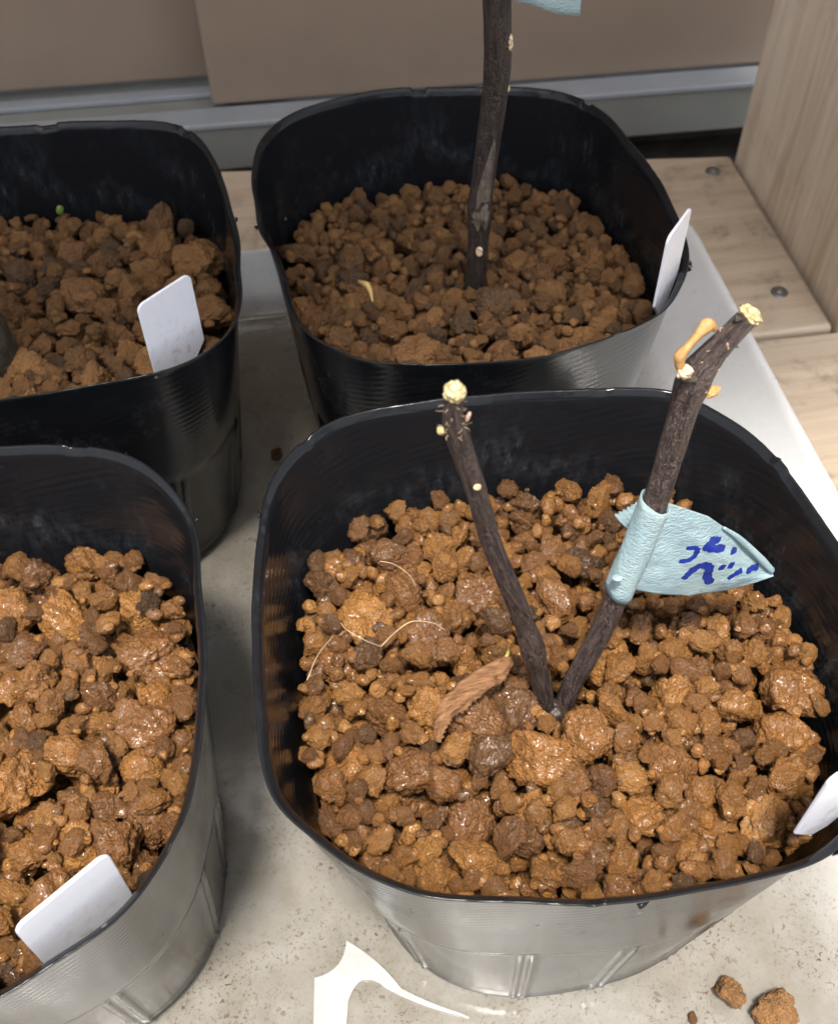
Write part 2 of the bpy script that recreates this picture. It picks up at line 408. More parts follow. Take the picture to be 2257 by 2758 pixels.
def make_pot(k, label, seed, ribs):
    rng = np.random.RandomState(seed)
    root = empty('nursery_pot', (BASE[k][0], BASE[k][1], 0))
    tag(root, label, 'plant pot', 'black nursery pots in the tray')
    # heights from the lip down
    zs = np.concatenate([[H, H-.0003, H-.0008, H-.0014, H-.0022, H-.0036], np.linspace(H-.006, .0085, 44), [.0070, .0056, .0044, .0034, .0024, .0015, .0008, .0003]])
    lipoff = np.interp(zs, [H-.0022, H-.0014, H-.0008, H-.0003, H], [0, .0002, .0006, .0011, .0013])
    tuck = np.interp(zs, [0, .0008, .0024, .0044, .0062], [.0052, .0036, .0020, .0014, 0.0])
    # uneven, nicked rim
    wob = .0008*np.sin(TH*3+rng.rand()*6)+.0004*np.sin(TH*5+rng.rand()*6)+.00015*np.sin(TH*11+rng.rand()*6)
    rag = np.convolve(rng.randn(NT), [.25, .5, .25], 'same')*.00005
    nick = np.zeros(NT)
    for _ in range(9):
        c = rng.randint(NT); wd = rng.randint(1, 4); nick[np.arange(c-wd, c+wd+1) % NT] += rng.uniform(-.0011, .0006)
    T = .0005
    V = []; F = []
    for side in (0, 1):
        for i, z in enumerate(zs):
            cx, cy, R = wall_xy(k, z)
            rr = R+lipoff[i]-tuck[i]
            wgt = smooth01(H-.022, H, z)
            zz = z+wob*wgt+(rag+nick)*smooth01(H-.003, H, z)
            buckle = (.0003*np.sin(TH*7+z*40+seed)+.00015*np.sin(TH*13-z*60+seed*2))*smooth01(.01, .06, z)
            rr = rr+buckle*(1-.7*wgt)
            rib = np.zeros(NT)
            for a in ribs:
                d = (TH-rad(a)+np.pi) % (2*np.pi)-np.pi
                dm = d*.05
                rib += (np.exp(-((dm-.0012)/.0007)**2)+.8*np.exp(-((dm+.0012)/.0007)**2))*.0010
            rib *= smooth01(.058, .053, z) if z > .02 else smooth01(.004, .009, z)
            step = -.0007*smooth01(.0585, .0565, z)*smooth01(.006, .010, z)
            rr = rr+rib+step-(T if side else 0)
            x = cx+rr*np.cos(TH)-BASE[k][0]; y = cy+rr*np.sin(TH)-BASE[k][1]
            V.append(np.stack([x, y, zz], 1))
    V = np.concatenate(V); nr = len(zs)
    idx = np.arange(2*nr*NT).reshape(2, nr, NT)
    def quads(a, b):
        return np.stack([a, np.roll(a, -1), np.roll(b, -1), b], 1)
    for i in range(nr-1):
        F.append(quads(idx[0, i+1], idx[0, i])); F.append(quads(idx[1, i], idx[1, i+1]))
    F.append(quads(idx[0, 0], idx[1, 0]))
    F = np.concatenate(F)
    me = bpy.data.meshes.new('wall'); me.from_pydata(V, [], F.tolist()); me.update()
    link('wall', me, FILM, root)
    # base, resting on the tray
    cx, cy, R = wall_xy(k, 0); rr = R-.0050
    ring = [(rr[j]*math.cos(TH[j]), rr[j]*math.sin(TH[j])) for j in range(0, NT, 8)]
    n = len(ring)
    v = [(x, y, .0004) for x, y in ring]+[(x*.97, y*.97, .0016) for x, y in ring]+[(0, 0, .0018)]
    f = [(j, (j+1) % n, n+(j+1) % n, n+j) for j in range(n)]+[(n+j, n+(j+1) % n, 2*n) for j in range(n)]
    link('base', mesh('base', v, f), FILM, root)
    return root
def torn(root, k, theta, n, seed):
    rg = random.Random(seed); cx, cy, R = wall_xy(k, H)
    for q in range(n):
        a = rad(theta+q*2.2+rg.uniform(-.6, .6)); j = int(a/(2*math.pi)*NT) % NT; r = R[j]+.0013
        base = Vector((cx+r*math.cos(a), cy+r*math.sin(a), H-.0012)); out = Vector((math.cos(a), math.sin(a), 0)); tan = Vector((-math.sin(a), math.cos(a), 0))
        wd = rg.uniform(.0006, .0013); L = rg.uniform(.0012, .0022); lean = rg.uniform(-.9, .9)
        tip = base+out*L*.55+tan*lean*L+Vector((0, 0, rg.uniform(-.2, 1.0)*L)); mid = base.lerp(tip, .55)+out*.0002
        V = [base-tan*wd, base+tan*wd, mid+tan*wd*.45, mid-tan*wd*.5, tip]
        me = mesh('torn_sliver', V, [(0, 1, 2, 3), (3, 2, 4)])
        o = link('torn_sliver', me, FILM); md = o.modifiers.new('s', 'SOLIDIFY'); md.thickness = .0003
        under(o, root)
ribsA = [205+d for d in (0, 33, 62, 90, 118, 146, 175, 205, 235, 265, 295, 325)]
PFR = make_pot('FR', 'black plastic pot holding the two-stemmed cutting with the blue tape flag', 3, [190, 222, 252, 276, 300, 322, 350, 20, 60, 100, 140])
PBR = make_pot('BR', 'black plastic pot holding the single tall stem in front of the brown panels', 5, ribsA)
PBL = make_pot('BL', 'black plastic pot beside the sill, with an upright white label at its front corner', 8, [a+9 for a in ribsA])
PFL = make_pot('FL', 'black plastic pot with silvery side, nearest the bottom left corner of the photo', 13, [190, 222, 252, 282, 300, 331, 350, 20, 60, 100, 140])

for root, k, th, n, sd_ in ((PBR, 'BR', 326, 2, 1), (PBR, 'BR', 20, 1, 2), (PBR, 'BR', 178, 1, 3), (PFR, 'FR', 28, 1, 4), (PFR, 'FR', 300, 1, 5), (PFR, 'FR', 268, 1, 6), (PFR, 'FR', 150, 1, 7), (PBL, 'BL', 2, 1, 8), (PFL, 'FL', 48, 3, 9), (PFL, 'FL', 30, 1, 10)):
    torn(root, k, th, n, sd_)

# ------------------------------------------------------------------ stems' paths (also obstacles for the soil)
STEM_L = [(.0470, .1118, .066), (.0452, .1118, .090), (.0389, .1118, .1195), (.0314, .1118, .1464), (.0278, .1118, .1631), (.0245, .1118, .1762), (.0237, .1118, .1808), (.0238, .1118, .1850)]
STEM_R = [(.0492, .1110, .066), (.0520, .1132, .0872), (.0572, .1150, .1060), (.0604, .1170, .1216), (.0648, .1205, .1392), (.0669, .1230, .1563), (.0685, .1249, .1663), (.0707, .1258, .1713), (.0769, .1280, .1775)]
STEM_B = [(.0598, .2542, .060), (.0601, .2542, .085), (.0603, .2542, .1011), (.0605, .2542, .1143), (.0619, .2542, .1326), (.0635, .2542, .1532), (.0626, .2542, .1719), (.0612, .2550, .2000), (.0620, .2560, .2350)]
STEM_C = [(-.0795, .243, .060), (-.0790, .243, .090), (-.0800, .242, .108), (-.084, .241, .140)]

LABELS = {   # (point a, point b, top z, lean) of the four plant labels
'BL': ((-.0342, .2160), (-.0208, .2268), .1235),
'FL': ((-.0572, .0694), (-.0420, .0800), .1180),
'BR': ((.0990, .2112), (.1093, .2232), .1290),
'FR': ((.0782, .0650), (.0938, .0700), .1330),
}

# ------------------------------------------------------------------ granule shapes
def ico(sub):
    bm = bmesh.new(); bmesh.ops.create_icosphere(bm, subdivisions=sub, radius=1.0)
    V = np.array([v.co[:] for v in bm.verts]); F = [tuple(v.index for v in f.verts) for f in bm.faces]; bm.free()
    return V/np.linalg.norm(V, axis=1)[:, None], F
def granule_radius(D, seed):
    rng = np.random.RandomState(seed)
    npl = rng.randint(6, 11); acc = np.zeros(len(D))
    for _ in range(npl):                                # blunt facets
        n = rng.randn(3); n /= np.linalg.norm(n); d = rng.uniform(.62, 1.02)
        acc += (np.maximum(D@n, 1e-3)/d)**14
    r = 1/np.maximum(acc, .35)**(1/14)
    for _ in range(rng.randint(1, 5)):                  # knobs and dents
        n = rng.randn(3); n /= np.linalg.norm(n)
        r += rng.uniform(.08, .34)*np.exp(-(1-D@n)/rng.uniform(.03, .13))
    for _ in range(rng.randint(1, 5)):
        n = rng.randn(3); n /= np.linalg.norm(n)
        r -= rng.uniform(.08, .26)*np.exp(-(1-D@n)/rng.uniform(.02, .09))
    o = Vector(rng.rand(3)*50); crumb = rng.uniform(.08, .26)
    lum = np.array([noise.fractal(Vector(d)*2.0+o, 1.0, 2.0, 2) for d in D])
    fin = np.array([noise.fractal(Vector(d)*7.5+o, .7, 2.1, 3) for d in D])
    cel = np.array([noise.voronoi(Vector(d)*2.4+o)[0][0] for d in D])
    ce2 = np.array([noise.voronoi(Vector(d)*5.6+o)[0][0] for d in D])
    return np.maximum(r+.12*lum+.055*fin-crumb*(cel-.35)-rng.uniform(.07, .17)*(ce2-.35), .35)
NSH = 30
D4, F4 = ico(5); D2, F2 = ico(2); D3, F3 = ico(3)
SHAPES = []
for s in range(NSH):
    rng = np.random.RandomState(900+s)
    sc = np.array([1.0, rng.uniform(.70, 1.0), rng.uniform(.60, .92)])
    vs4 = (D4*granule_radius(D4, s)[:, None])*sc
    nrm = np.linalg.norm(vs4, axis=1).mean()
    SHAPES.append((vs4/nrm, (D3*granule_radius(D3, s)[:, None])*sc/nrm, (D2*granule_radius(D2, s)[:, None])*sc/nrm))
_meshes = {}
def shape_mesh(s, wet):
    if (s, wet) not in _meshes:
        me = mesh('granule', SHAPES[s][0], F4); me.materials.append(SOIL[(wet, False)])
        me.polygons.foreach_set('use_smooth', [True]*len(me.polygons)); _meshes[(s, wet)] = me
    return _meshes[(s, wet)]

def project(P):
    d = np.asarray(P)-np.array(CAM); zc = d@np.array(FW)
    return 209+544*(d@np.array(RT))/zc, 256-544*(d@np.array(UP))/zc, zc

def make_soil(k, label, wet, sizes, level, seed, stems):
    rng = np.random.RandomState(seed)
    cx0, cy0 = CEN[k]
    root = empty('potting_soil', (cx0, cy0, .07))
    tag(root, label, 'soil', 'granular soil filling the pots')
    P = np.zeros((0, 4))
    lab = LABELS[k]; la, lb = np.array(lab[0]), np.array(lab[1])
    zfloor = .066
    tabs = [wall_xy(k, z) for z in np.linspace(.06, .11, 11)]
    def wall_r(z, th):
        i = min(10, max(0, int(round((z-.06)/.005)))); cx, cy, R = tabs[i]
        return cx, cy, R
    fails = 0
    while fails < 260 and len(P) < 2600:
        r = rng.choice(sizes[0], p=sizes[1])*rng.uniform(.82, 1.18)
        best = None
        for _ in range(7):
            th = rng.uniform(0, 2*np.pi); q = math.sqrt(rng.rand())
            cx, cy, R = tabs[6]
            rad_ = R[int(th/(2*np.pi)*NT) % NT]-.0012
            # stay inside: test radius in 8 directions
            x = cx+q*rad_*math.cos(th); y = cy+q*rad_*math.sin(th)
            ok = True
            z = zfloor+r
            if len(P):
                dx = P[:, 0]-x; dy = P[:, 1]-y; s = (P[:, 3]+r)*.985; h2 = s*s-dx*dx-dy*dy
                mm = h2 > 0
                if mm.any(): z = max(z, (P[mm, 2]+np.sqrt(h2[mm])).max())
            cx, cy, R = wall_r(z-.3*r, 0)
            for dth in np.arange(8)*np.pi/4:
                px, py = x+1.06*r*math.cos(dth)-cx, y+1.06*r*math.sin(dth)-cy
                if math.hypot(px, py) > R[int((math.atan2(py, px) % (2*np.pi))/(2*np.pi)*NT) % NT]-.0012: ok = False; break
            if not ok: continue
            for st in stems:
                for (sx, sy_, sz) in st:
                    if sz < .13 and abs(sz-z) < .022 and math.hypot(sx-x, sy_-y) < r*.8+.0035: ok = False
            if not ok: continue
            t = np.clip(np.dot(np.array([x, y])-la, lb-la)/np.dot(lb-la, lb-la), 0, 1)
            if np.hypot(*(np.array([x, y])-la-t*(lb-la))) < .75*r+.0005: continue
            e = z+.55*r-level(x, y)
            if best is None or e < best[0]: best = (e, x, y, z)
        if best is None or best[0] > 0: fails += 1; continue
        P = np.vstack([P, [best[1], best[2], best[3], r]])
    # how much of each the picture shows
    X, Y, Z = project(P[:, :3]); rp = 544*P[:, 3]/Z
    buf = -np.ones((640, 640), int); yy, xx = np.mgrid[0:640, 0:640]
    for i in np.argsort(-Z):
        x0, y0, q = X[i]+110, Y[i]+60, rp[i]
        a0, a1, b0, b1 = int(max(0, y0-q)), int(min(640, y0+q+1)), int(max(0, x0-q)), int(min(640, x0+q+1))
        if a1 <= a0 or b1 <= b0: continue
        sub = (xx[a0:a1, b0:b1]-x0)**2+(yy[a0:a1, b0:b1]-y0)**2 < q*q
        buf[a0:a1, b0:b1][sub] = i
    inside = buf[60:60+512, 110:110+418]
    cnt = np.bincount(inside[inside >= 0].ravel(), minlength=len(P)); full = np.bincount(buf[buf >= 0].ravel(), minlength=len(P))
    order = np.argsort(-cnt)
    top = [i for i in order[:300] if cnt[i] > 2]; rest = [i for i in range(len(P)) if i not in set(top) and (full[i] > 0 or P[i, 2] > level(P[i, 0], P[i, 1])-.012)]
    for i in top:
        o = bpy.data.objects.new('granule', shape_mesh(rng.randint(NSH), wet)); COL.objects.link(o)
        o.parent = root; o.location = (P[i, 0]-cx0, P[i, 1]-cy0, P[i, 2]-.07)
        o.rotation_euler = rng.rand(3)*6.28
        o.scale = P[i, 3]*1.04*rng.uniform(.92, 1.12, 3)
    V = []; F = []; n = 0; F3a = np.array(F3)
    from mathutils import Euler
    for i in rest:
        lod = 1 if cnt[i] > 8 else 2
        s = SHAPES[rng.randint(NSH)][lod]; m = np.array(Euler(rng.rand(3)*6.28).to_matrix())
        V.append((s@m.T)*P[i, 3]*1.05+np.array([P[i, 0]-cx0, P[i, 1]-cy0, P[i, 2]-.07])); F.append((F3a if lod == 1 else np.array(F2))+n); n += len(s)
    # crumbs caught between the granules
    ncr = 420
    for _ in range(ncr):
        j = top[rng.randint(len(top))]; r = rng.uniform(.0006, .0016)
        d = rng.randn(3); d[2] = rng.uniform(-.2, .35); d /= np.linalg.norm(d)
        c = P[j, :3]+d*(P[j, 3]*.97+r*.2)
        cx, cy, R = wall_r(c[2], 0)
        if math.hypot(c[0]-cx, c[1]-cy)+r*1.3 > R[int((math.atan2(c[1]-cy, c[0]-cx) % (2*np.pi))/(2*np.pi)*NT) % NT]-.001: continue
        s = SHAPES[rng.randint(NSH)][2]
        V.append(s*r+np.array([c[0]-cx0, c[1]-cy0, c[2]-.07])); F.append(np.array(F2)+n); n += len(s)
    me = bpy.data.meshes.new('small_granules'); me.from_pydata(np.concatenate(V), [], np.concatenate(F).tolist()); me.update()
    o = link('small_granules', me, SOIL[(wet, True)], root); o['kind'] = 'stuff'
    cx, cy, R = wall_xy(k, .066)
    ring = [(cx+(R[j]-.0012)*math.cos(TH[j])-cx0, cy+(R[j]-.0012)*math.sin(TH[j])-cy0, -.0035) for j in range(0, NT, 8)]
    c = mesh('soil_core', ring+[(x*.9, y*.9, -.010) for x, y, z in ring], [tuple(range(60))]+[(60+j, 60+(j+1) % 60, (j+1) % 60, j) for j in range(60)])
    link('soil_core', c, SOIL[(wet, True)], root, False)
    print('soil', k, len(P), len(top), len(rest), sum(len(q) for q in F))
    return root

SZ_FR = ([.0014, .0020, .0028, .0038, .0053], [.27, .30, .25, .14, .04])
SZ_BIG = ([.0016, .0024, .0034, .0046, .0060], [.24, .27, .25, .17, .07])
make_soil('FR', 'wet orange-brown soil granules around the two-stemmed cutting', 1, SZ_FR, lambda x, y: .0905+(.121-y)*.09+.002*math.exp(-((x-.05)**2+(y-.11)**2)/.0008), 21, [STEM_L, STEM_R])
make_soil('BR', 'dull brown soil granules around the single tall stem', 0, SZ_FR, lambda x, y: .0865+(.26-y)*.10, 22, [STEM_B])
make_soil('BL', 'dull brown soil granules behind the upright white label, far left pot', 0, SZ_BIG, lambda x, y: .0880+(.265-y)*.09, 23, [STEM_C])
make_soil('FL', 'coarse wet orange-brown soil granules in the pot at the bottom left', 1, SZ_BIG, lambda x, y: .0885+(.12-y)*.09, 24, [])

# ------------------------------------------------------------------ tubes
def catmull(pts, n):
    P = [Vector(p) for p in pts]; P = [2*P[0]-P[1]]+P+[2*P[-1]-P[-2]]; out = []
    for i in range(1, len(P)-2):
        for k in range(n):
            t = k/n; a, b, c, d = P[i-1:i+3]
            out.append(.5*((2*b)+(c-a)*t+(2*a-5*b+4*c-d)*t*t+(3*b-a-3*c+d)*t**3))
    out.append(P[-2]); return out
def tube(name, pts, radii, mat, parent=None, n=10, seg=28, rough=.06, seed=0, cap=True, bulges=()):
    C = catmull(pts, n); m = len(C)
    rs = np.interp(np.linspace(0, len(pts)-1, m), np.arange(len(pts)), radii)
    V = []; F = []; UV = []
    t0 = (C[1]-C[0]).normalized(); nrm = t0.orthogonal().normalized(); L = 0
    for i, c in enumerate(C):
        t = (C[min(i+1, m-1)]-C[max(i-1, 0)]).normalized()
        nrm = (nrm-t*nrm.dot(t)).normalized(); b = t.cross(nrm)
        if i: L += (c-C[i-1]).length
        for k in range(seg):
            a = 2*math.pi*k/seg; d = nrm*math.cos(a)+b*math.sin(a)
            q = c+d*rs[i]
            nz = noise.fractal(Vector((d.x*1.6, d.y*1.6, d.z*1.6+L*90))+Vector((seed, 0, 0)), 1, 2, 3)
            rr = rs[i]*(1+rough*nz)
            for (bc, br, bh) in bulges: rr += bh*math.exp(-((q-Vector(bc)).length/br)**2)
            V.append(c+d*rr); UV.append((k/seg, L*100))
    for i in range(m-1):
        for k in range(seg): F.append((i*seg+k, i*seg+(k+1) % seg, (i+1)*seg+(k+1) % seg, (i+1)*seg+k))
    if cap:
        F.append(tuple(range(seg))[::-1]); F.append(tuple((m-1)*seg+k for k in range(seg)))
    me = mesh(name, V, F)
    ul = me.uv_layers.new()
    for p in me.polygons:
        for li in p.loop_indices:
            vi = me.loops[li].vertex_index; u, v = UV[vi]
            if p.loop_total == 4 and u == 0 and any(UV[j][0] > .9 for j in p.vertices): u = 1.0
            ul.data[li].uv = (u, v)
    return link(name, me, mat, parent)
def fibre(name, pts, r, mat, parent=None, seg=6, n=8, taper=True):
    rs = [r*(1-.5*i/(len(pts)-1)) if taper else r for i in range(len(pts))]
    return tube(name, pts, rs, mat, parent, n, seg, 0, 0)
def blob(name, loc, size, axis, mat, parent, seed, amp=.18, freq=3.0, flat=1.0, sub=4, local=False):
    D, Fb = ico(sub); o = Vector((seed*3.1, seed*1.7, 0)); V = []
    q = Vector(axis).normalized().to_track_quat('Z', 'Y')
    for d in D:
        dv = Vector(d); r = 1+amp*noise.fractal(dv*freq+o, 1, 2, 3)
        p = Vector((dv.x*size[0], dv.y*size[1], dv.z*size[2]*(flat if dv.z < 0 else 1)))*r
        V.append(q@p)
    ob = link(name, mesh(name, V, Fb), mat, parent); ob.location = loc
    return ob
def rel(o, par): 
    return under(o, par)

# ------------------------------------------------------------------ two-stemmed cutting
pl = empty('plant_cutting', (.048, .1118, .088)); tag(pl, 'dark cutting with two bare stems forking from the soil, cream cut tips', 'cutting')
r_ = lambda o: rel(o, pl)
r_(tube('stem', STEM_L, [.0023, .0022, .0020, .0018, .0018, .0018, .0016, .0014], BARK, None, 14, 32, .07, 1, bulges=[((.0418, .1098, .1085), .004, .0009), ((.0405, .111, .1140), .003, .0006)]))
r_(tube('stem', STEM_R, [.0023, .0022, .0023, .0024, .0025, .0025, .0027, .0021, .0019], BARK, None, 14, 32, .07, 2, bulges=[((.068, .1245, .169), .005, .0008)]))
r_(blob('stem_base', (.0484, .1108, .0800), (.0034, .0032, .0045), (0, 0, 1), BARK_WOODY, None, 4, .2))
r_(blob('cut_end', (.0239, .1116, .1860), (.0016, .0016, .0018), (0, -.1, 1), CREAM, None, 5, .22, 2.6))
r_(blob('cut_end', (.0776, .1282, .1781), (.0023, .0023, .0013), (.62, .15, .72), CREAM, None, 6, .2, 2.6))
r_(blob('bud_scar', (.0276, .1099, .1655), (.0006, .0006, .0004), (0, -1, .4), SCAR, None, 7, .2))
r_(blob('bud_scar', (.0217, .1108, .1790), (.0007, .0006, .0005), (-1, -.3, .3), CREAM, None, 8, .3))
r_(blob('bud', (.0259, .1108, .1812), (.0003, .0003, .0011), (.2, -.1, 1), THORN, None, 9, .3))
# dry bud husk arching beside the upper stem
r_(tube('dry_bud', [(.0655, .1232, .1712), (.0644, .1236, .1745), (.0662, .1246, .1768), (.0692, .1260, .1790), (.0712, .1266, .1775)], [.0008, .0010, .0006, .0011, .0005], TAN, None, 8, 16, .35, 3))
r_(blob('dry_bud', (.0654, .1228, .1722), (.0013, .0012, .0012), (0, 0, 1), SCAR, None, 11, .35))
r_(blob('dry_bud', (.0720, .1240, .1652), (.0019, .0010, .0008), (.2, -.5, .6), TAN, None, 12, .25))
rng = random.Random(4)
def bristles(path, rads, ts, parent, count, mat, lmin, lmax, rr, seed):
    rg = random.Random(seed); C = catmull(path, 20)
    for _ in range(count):
        t = rg.uniform(*ts); i = min(len(C)-2, int(t*(len(C)-1))); c = C[i]; tt = (C[i+1]-C[i]).normalized()
        a = rg.uniform(math.pi*.9, math.pi*2.1)
        n1 = Vector((1, 0, 0)); n1 = (n1-tt*n1.dot(tt)).normalized(); b = tt.cross(n1)
        d = n1*math.cos(a)+b*math.sin(a)
        ra = np.interp(t*(len(path)-1), range(len(path)), rads)
        p0 = c+d*ra*.97; L = rg.uniform(lmin, lmax)
        dd = (d*rg.uniform(.15, .9)+tt*rg.uniform(-.9, .9)+n1*rg.uniform(-.5, .5)).normalized()
        p1 = p0+dd*L*.5+d*.0002; p2 = p0+dd*L+Vector((rg.uniform(-1, 1), rg.uniform(-1, 1), rg.uniform(-1, 1)))*L*.25
        rel(fibre('bristle', [p0, p1, p2], rr*rg.uniform(.6, 1.2), mat, None, 5, 4), parent)
bristles(STEM_L, [.0023, .0022, .0020, .0018, .0018, .0018, .0016, .0014], (.74, .97), pl, 22, HAIR, .0004, .0012, .00006, 5)
bristles(STEM_R, [.0023, .0022, .0023, .0024, .0025, .0025, .0027, .0021, .0019], (.74, .96), pl, 26, THORN, .0004, .0011, .00009, 6)
def thorn(p, d, L, r):
    q = Vector(d).normalized(); P = [Vector(p)+q*L*t for t in (-.2, .3, .7, 1)]
    return tube('thorn', P, [r, r*.8, r*.4, r*.06], BARK_GREY, None, 5, 10, .1, 3)
r_(thorn((.0735, .1262, .1745), (.8, -.1, -.45), .0028, .0008)); r_(thorn((.0672, .1225, .1705), (-.9, -.2, .2), .0022, .0006))
r_(thorn((.0745, .1268, .1790), (.9, -.1, -.1), .0012, .0005))

# ------------------------------------------------------------------ tall single stem
tb = empty('plant_cutting', (.060, .2542, .085)); tag(tb, 'tall single dark stem with pale pruning scars, rising out of the picture', 'cutting')
b_ = lambda o: rel(o, tb)
RB_ = [.0031, .0031, .0031, .0033, .0032, .0034, .0035, .0034, .0033]
b_(tube('stem', STEM_B, RB_, BARK_WOODY, None, 12, 36, .07, 5, bulges=[((.0595, .2512, .1130), .004, .0008)]))
# grey sliver of older bark with its collar on the front of the stem
def sliver():
    V = []; F = []; n = 40; m = 10
    C = catmull(STEM_B, 24); zc = [c.z for c in C]
    for i in range(n+1):
        s = i/n; z = .1085+s*(.1365-.1085)
        j = int(np.interp(z, zc, range(len(C)))); c = C[j]
        wd = .0027*(1-s)**.75*(1.0 if s > .15 else .75+.25*s/.15)+.0002
        ctr = -.0006+.0014*s
        for k in range(m+1):
            u = k/m*2-1; x = ctr+u*wd; R = .0034
            yv = -math.sqrt(max(R*R-x*x, 1e-8))-.0003-(.0009*math.exp(-((s-.12)/.10)**2))-.00035*noise.noise(Vector((x*900, z*500, 0)))+.0004*abs(u)**4
            V.append((c.x+x, c.y+yv, z+(.0014*math.sin(u*6)*(1-s) if s < .1 else 0)))
    for i in range(n):
        for k in range(m): F.append((i*(m+1)+k, i*(m+1)+k+1, (i+1)*(m+1)+k+1, (i+1)*(m+1)+k))
    me = mesh('bark_sliver', V, F); ul = me.uv_layers.new()
    for p in me.polygons:
        for li in p.loop_indices:
            v = me.vertices[me.loops[li].vertex_index].co; ul.data[li].uv = (v.x*60, v.z*100)
    o = link('bark_sliver', me, BARK_GREY); md = o.modifiers.new('s', 'SOLIDIFY'); md.thickness = .0006
    return o
b_(sliver())
b_(blob('pruning_scar', (.0600, .2510, .1000), (.0010, .0017, .0004), (0, -1, .15), SCAR, None, 21, .3, 2.5))
b_(blob('pruning_scar', (.0660, .2520, .1622), (.0009, .0022, .0005), (.75, -.65, .1), SCAR, None, 22, .22, 2.5))
b_(blob('bud_scar', (.0662, .2525, .1497), (.0006, .0010, .0004), (.8, -.5, .1), SCAR, None, 23, .3))

# stub of stem at the frame's left edge
tc = empty('plant_cutting', (-.0795, .243, .088)); tag(tc, 'short dark greenish stem at the left picture edge, far left pot', 'cutting')
GREENBARK = mat_bark('greenish_bark', (.028, .024, .014), (.060, .052, .030), (.11, .10, .07))
rel(tube('stem', STEM_C, [.0060, .0058, .0054, .0050], GREENBARK, None, 10, 28, .08, 9), tc)

# ------------------------------------------------------------------ tape flags
def rib_solid(name, V, F, th, mat, parent=None):
    o = link(name, mesh(name, V, F), mat, parent); md = o.modifiers.new('s', 'SOLIDIFY'); md.thickness = th; md.offset = 0
    return o
def stem_at(path, z):
    C = catmull(path, 30); zc = [c.z for c in C]; j = np.interp(z, zc, range(len(C))); i = int(j)
    return C[i].lerp(C[min(i+1, len(C)-1)], j-i)
# outline of the flag: lower and upper edge, seen as (u, point) tables in metres
FB = [(0, (.0598, .1165, .1198)), (.25, (.0678, .1160, .1163)), (.5, (.0760, .1165, .1118)), (.75, (.0854, .1180, .1099)), (1, (.0950, .1190, .1114))]
FT = [(0, (.0636, .1205, .1417)), (.25, (.0693, .1205, .1387)), (.5, (.0765, .1205, .1340)), (.75, (.0849, .1205, .1252)), (1, (.0954, .1195, .1130))]
def flag_pt(u, v, off=0.0):
    b = Vector([np.interp(u, [q[0] for q in FB], [q[1][i] for q in FB]) for i in range(3)])
    t = Vector([np.interp(u, [q[0] for q in FT], [q[1][i] for q in FT]) for i in range(3)])
    p = b.lerp(t, v)
    bul = .0016*math.sin(math.pi*v)*math.sin(math.pi*min(1, u*1.1))+.0007*math.sin(u*9+v*3)
    bul += .0007*noise.fractal(Vector((u*3.2, v*3.0, 1.7)), 1, 2, 3)*min(1, u*4)
    return p+Vector((0, -.80, .60))*(bul+off)
def flag(parent, fp, name='flag', n=90, m=60):
    V = []; F = []
    for i in range(n+1):
        for k in range(m+1): V.append(fp(i/n, k/m))
    for i in range(n):
        for k in range(m): F.append((i*(m+1)+k, (i+1)*(m+1)+k, (i+1)*(m+1)+k+1, i*(m+1)+k+1))
    return rib_solid(name, V, F, .00014, TAPE)
tf = empty('tape_flag', (.062, .118, .1062)); tag(tf, 'pale blue masking tape flag with blue handwriting, wrapped round the forked cutting', 'tape')
t_ = lambda o: rel(o, tf)
t_(flag(tf, flag_pt))
def sleeve(path, z0, z1, r, tilt):
    V = []; F = []; n = 30; m = 14
    for k in range(m+1):
        for i in range(n+1):
            a = 2*math.pi*i/n
            zz = z0+(z1-z0)*k/m+tilt*math.cos(a)
            c = stem_at(path, zz)
            rr = r*(1+.03*math.sin(5*a+k*.7))
            V.append((c.x+rr*math.cos(a), c.y+rr*math.sin(a), zz))
    for k in range(m):
        for i in range(n): F.append((k*(n+1)+i, k*(n+1)+i+1, (k+1)*(n+1)+i+1, (k+1)*(n+1)+i))
    return rib_solid('sleeve', V, F, .00018, TAPE)
t_(sleeve(STEM_R, .1180, .1405, .0030, -.0014))
# torn toothed end of the tape on the other side
V = []; F = []; n = 12
for i in range(n+1):
    v = i/n; a = Vector((.0622, .1215, .1300)).lerp(Vector((.0640, .1215, .1375)), v)
    b = Vector((.0583, .1222, .1358)).lerp(Vector((.0628, .1225, .1388)), v)+Vector((-.0006, 0, .0003))*(i % 2)
    V += [a, b]
for i in range(n): F.append((2*i, 2*i+1, 2*i+3, 2*i+2))
t_(rib_solid('torn_end', V, F, .0003, TAPE))
# rolled upper right edge of the flag
t_(tube('rolled_edge', [flag_pt(.62, .99, .0005), flag_pt(.75, .98, .0010), flag_pt(.9, .9, .0012), flag_pt(.985, .6, .0009)], [.0003, .0006, .0008, .0006], TAPE, None, 8, 14, .25, 2))
t_(blob('tape_bubble', (.0577, .1145, .1262), (.0011, .0005, .0012), (0, -1, .5), TAPE, None, 31, .1))
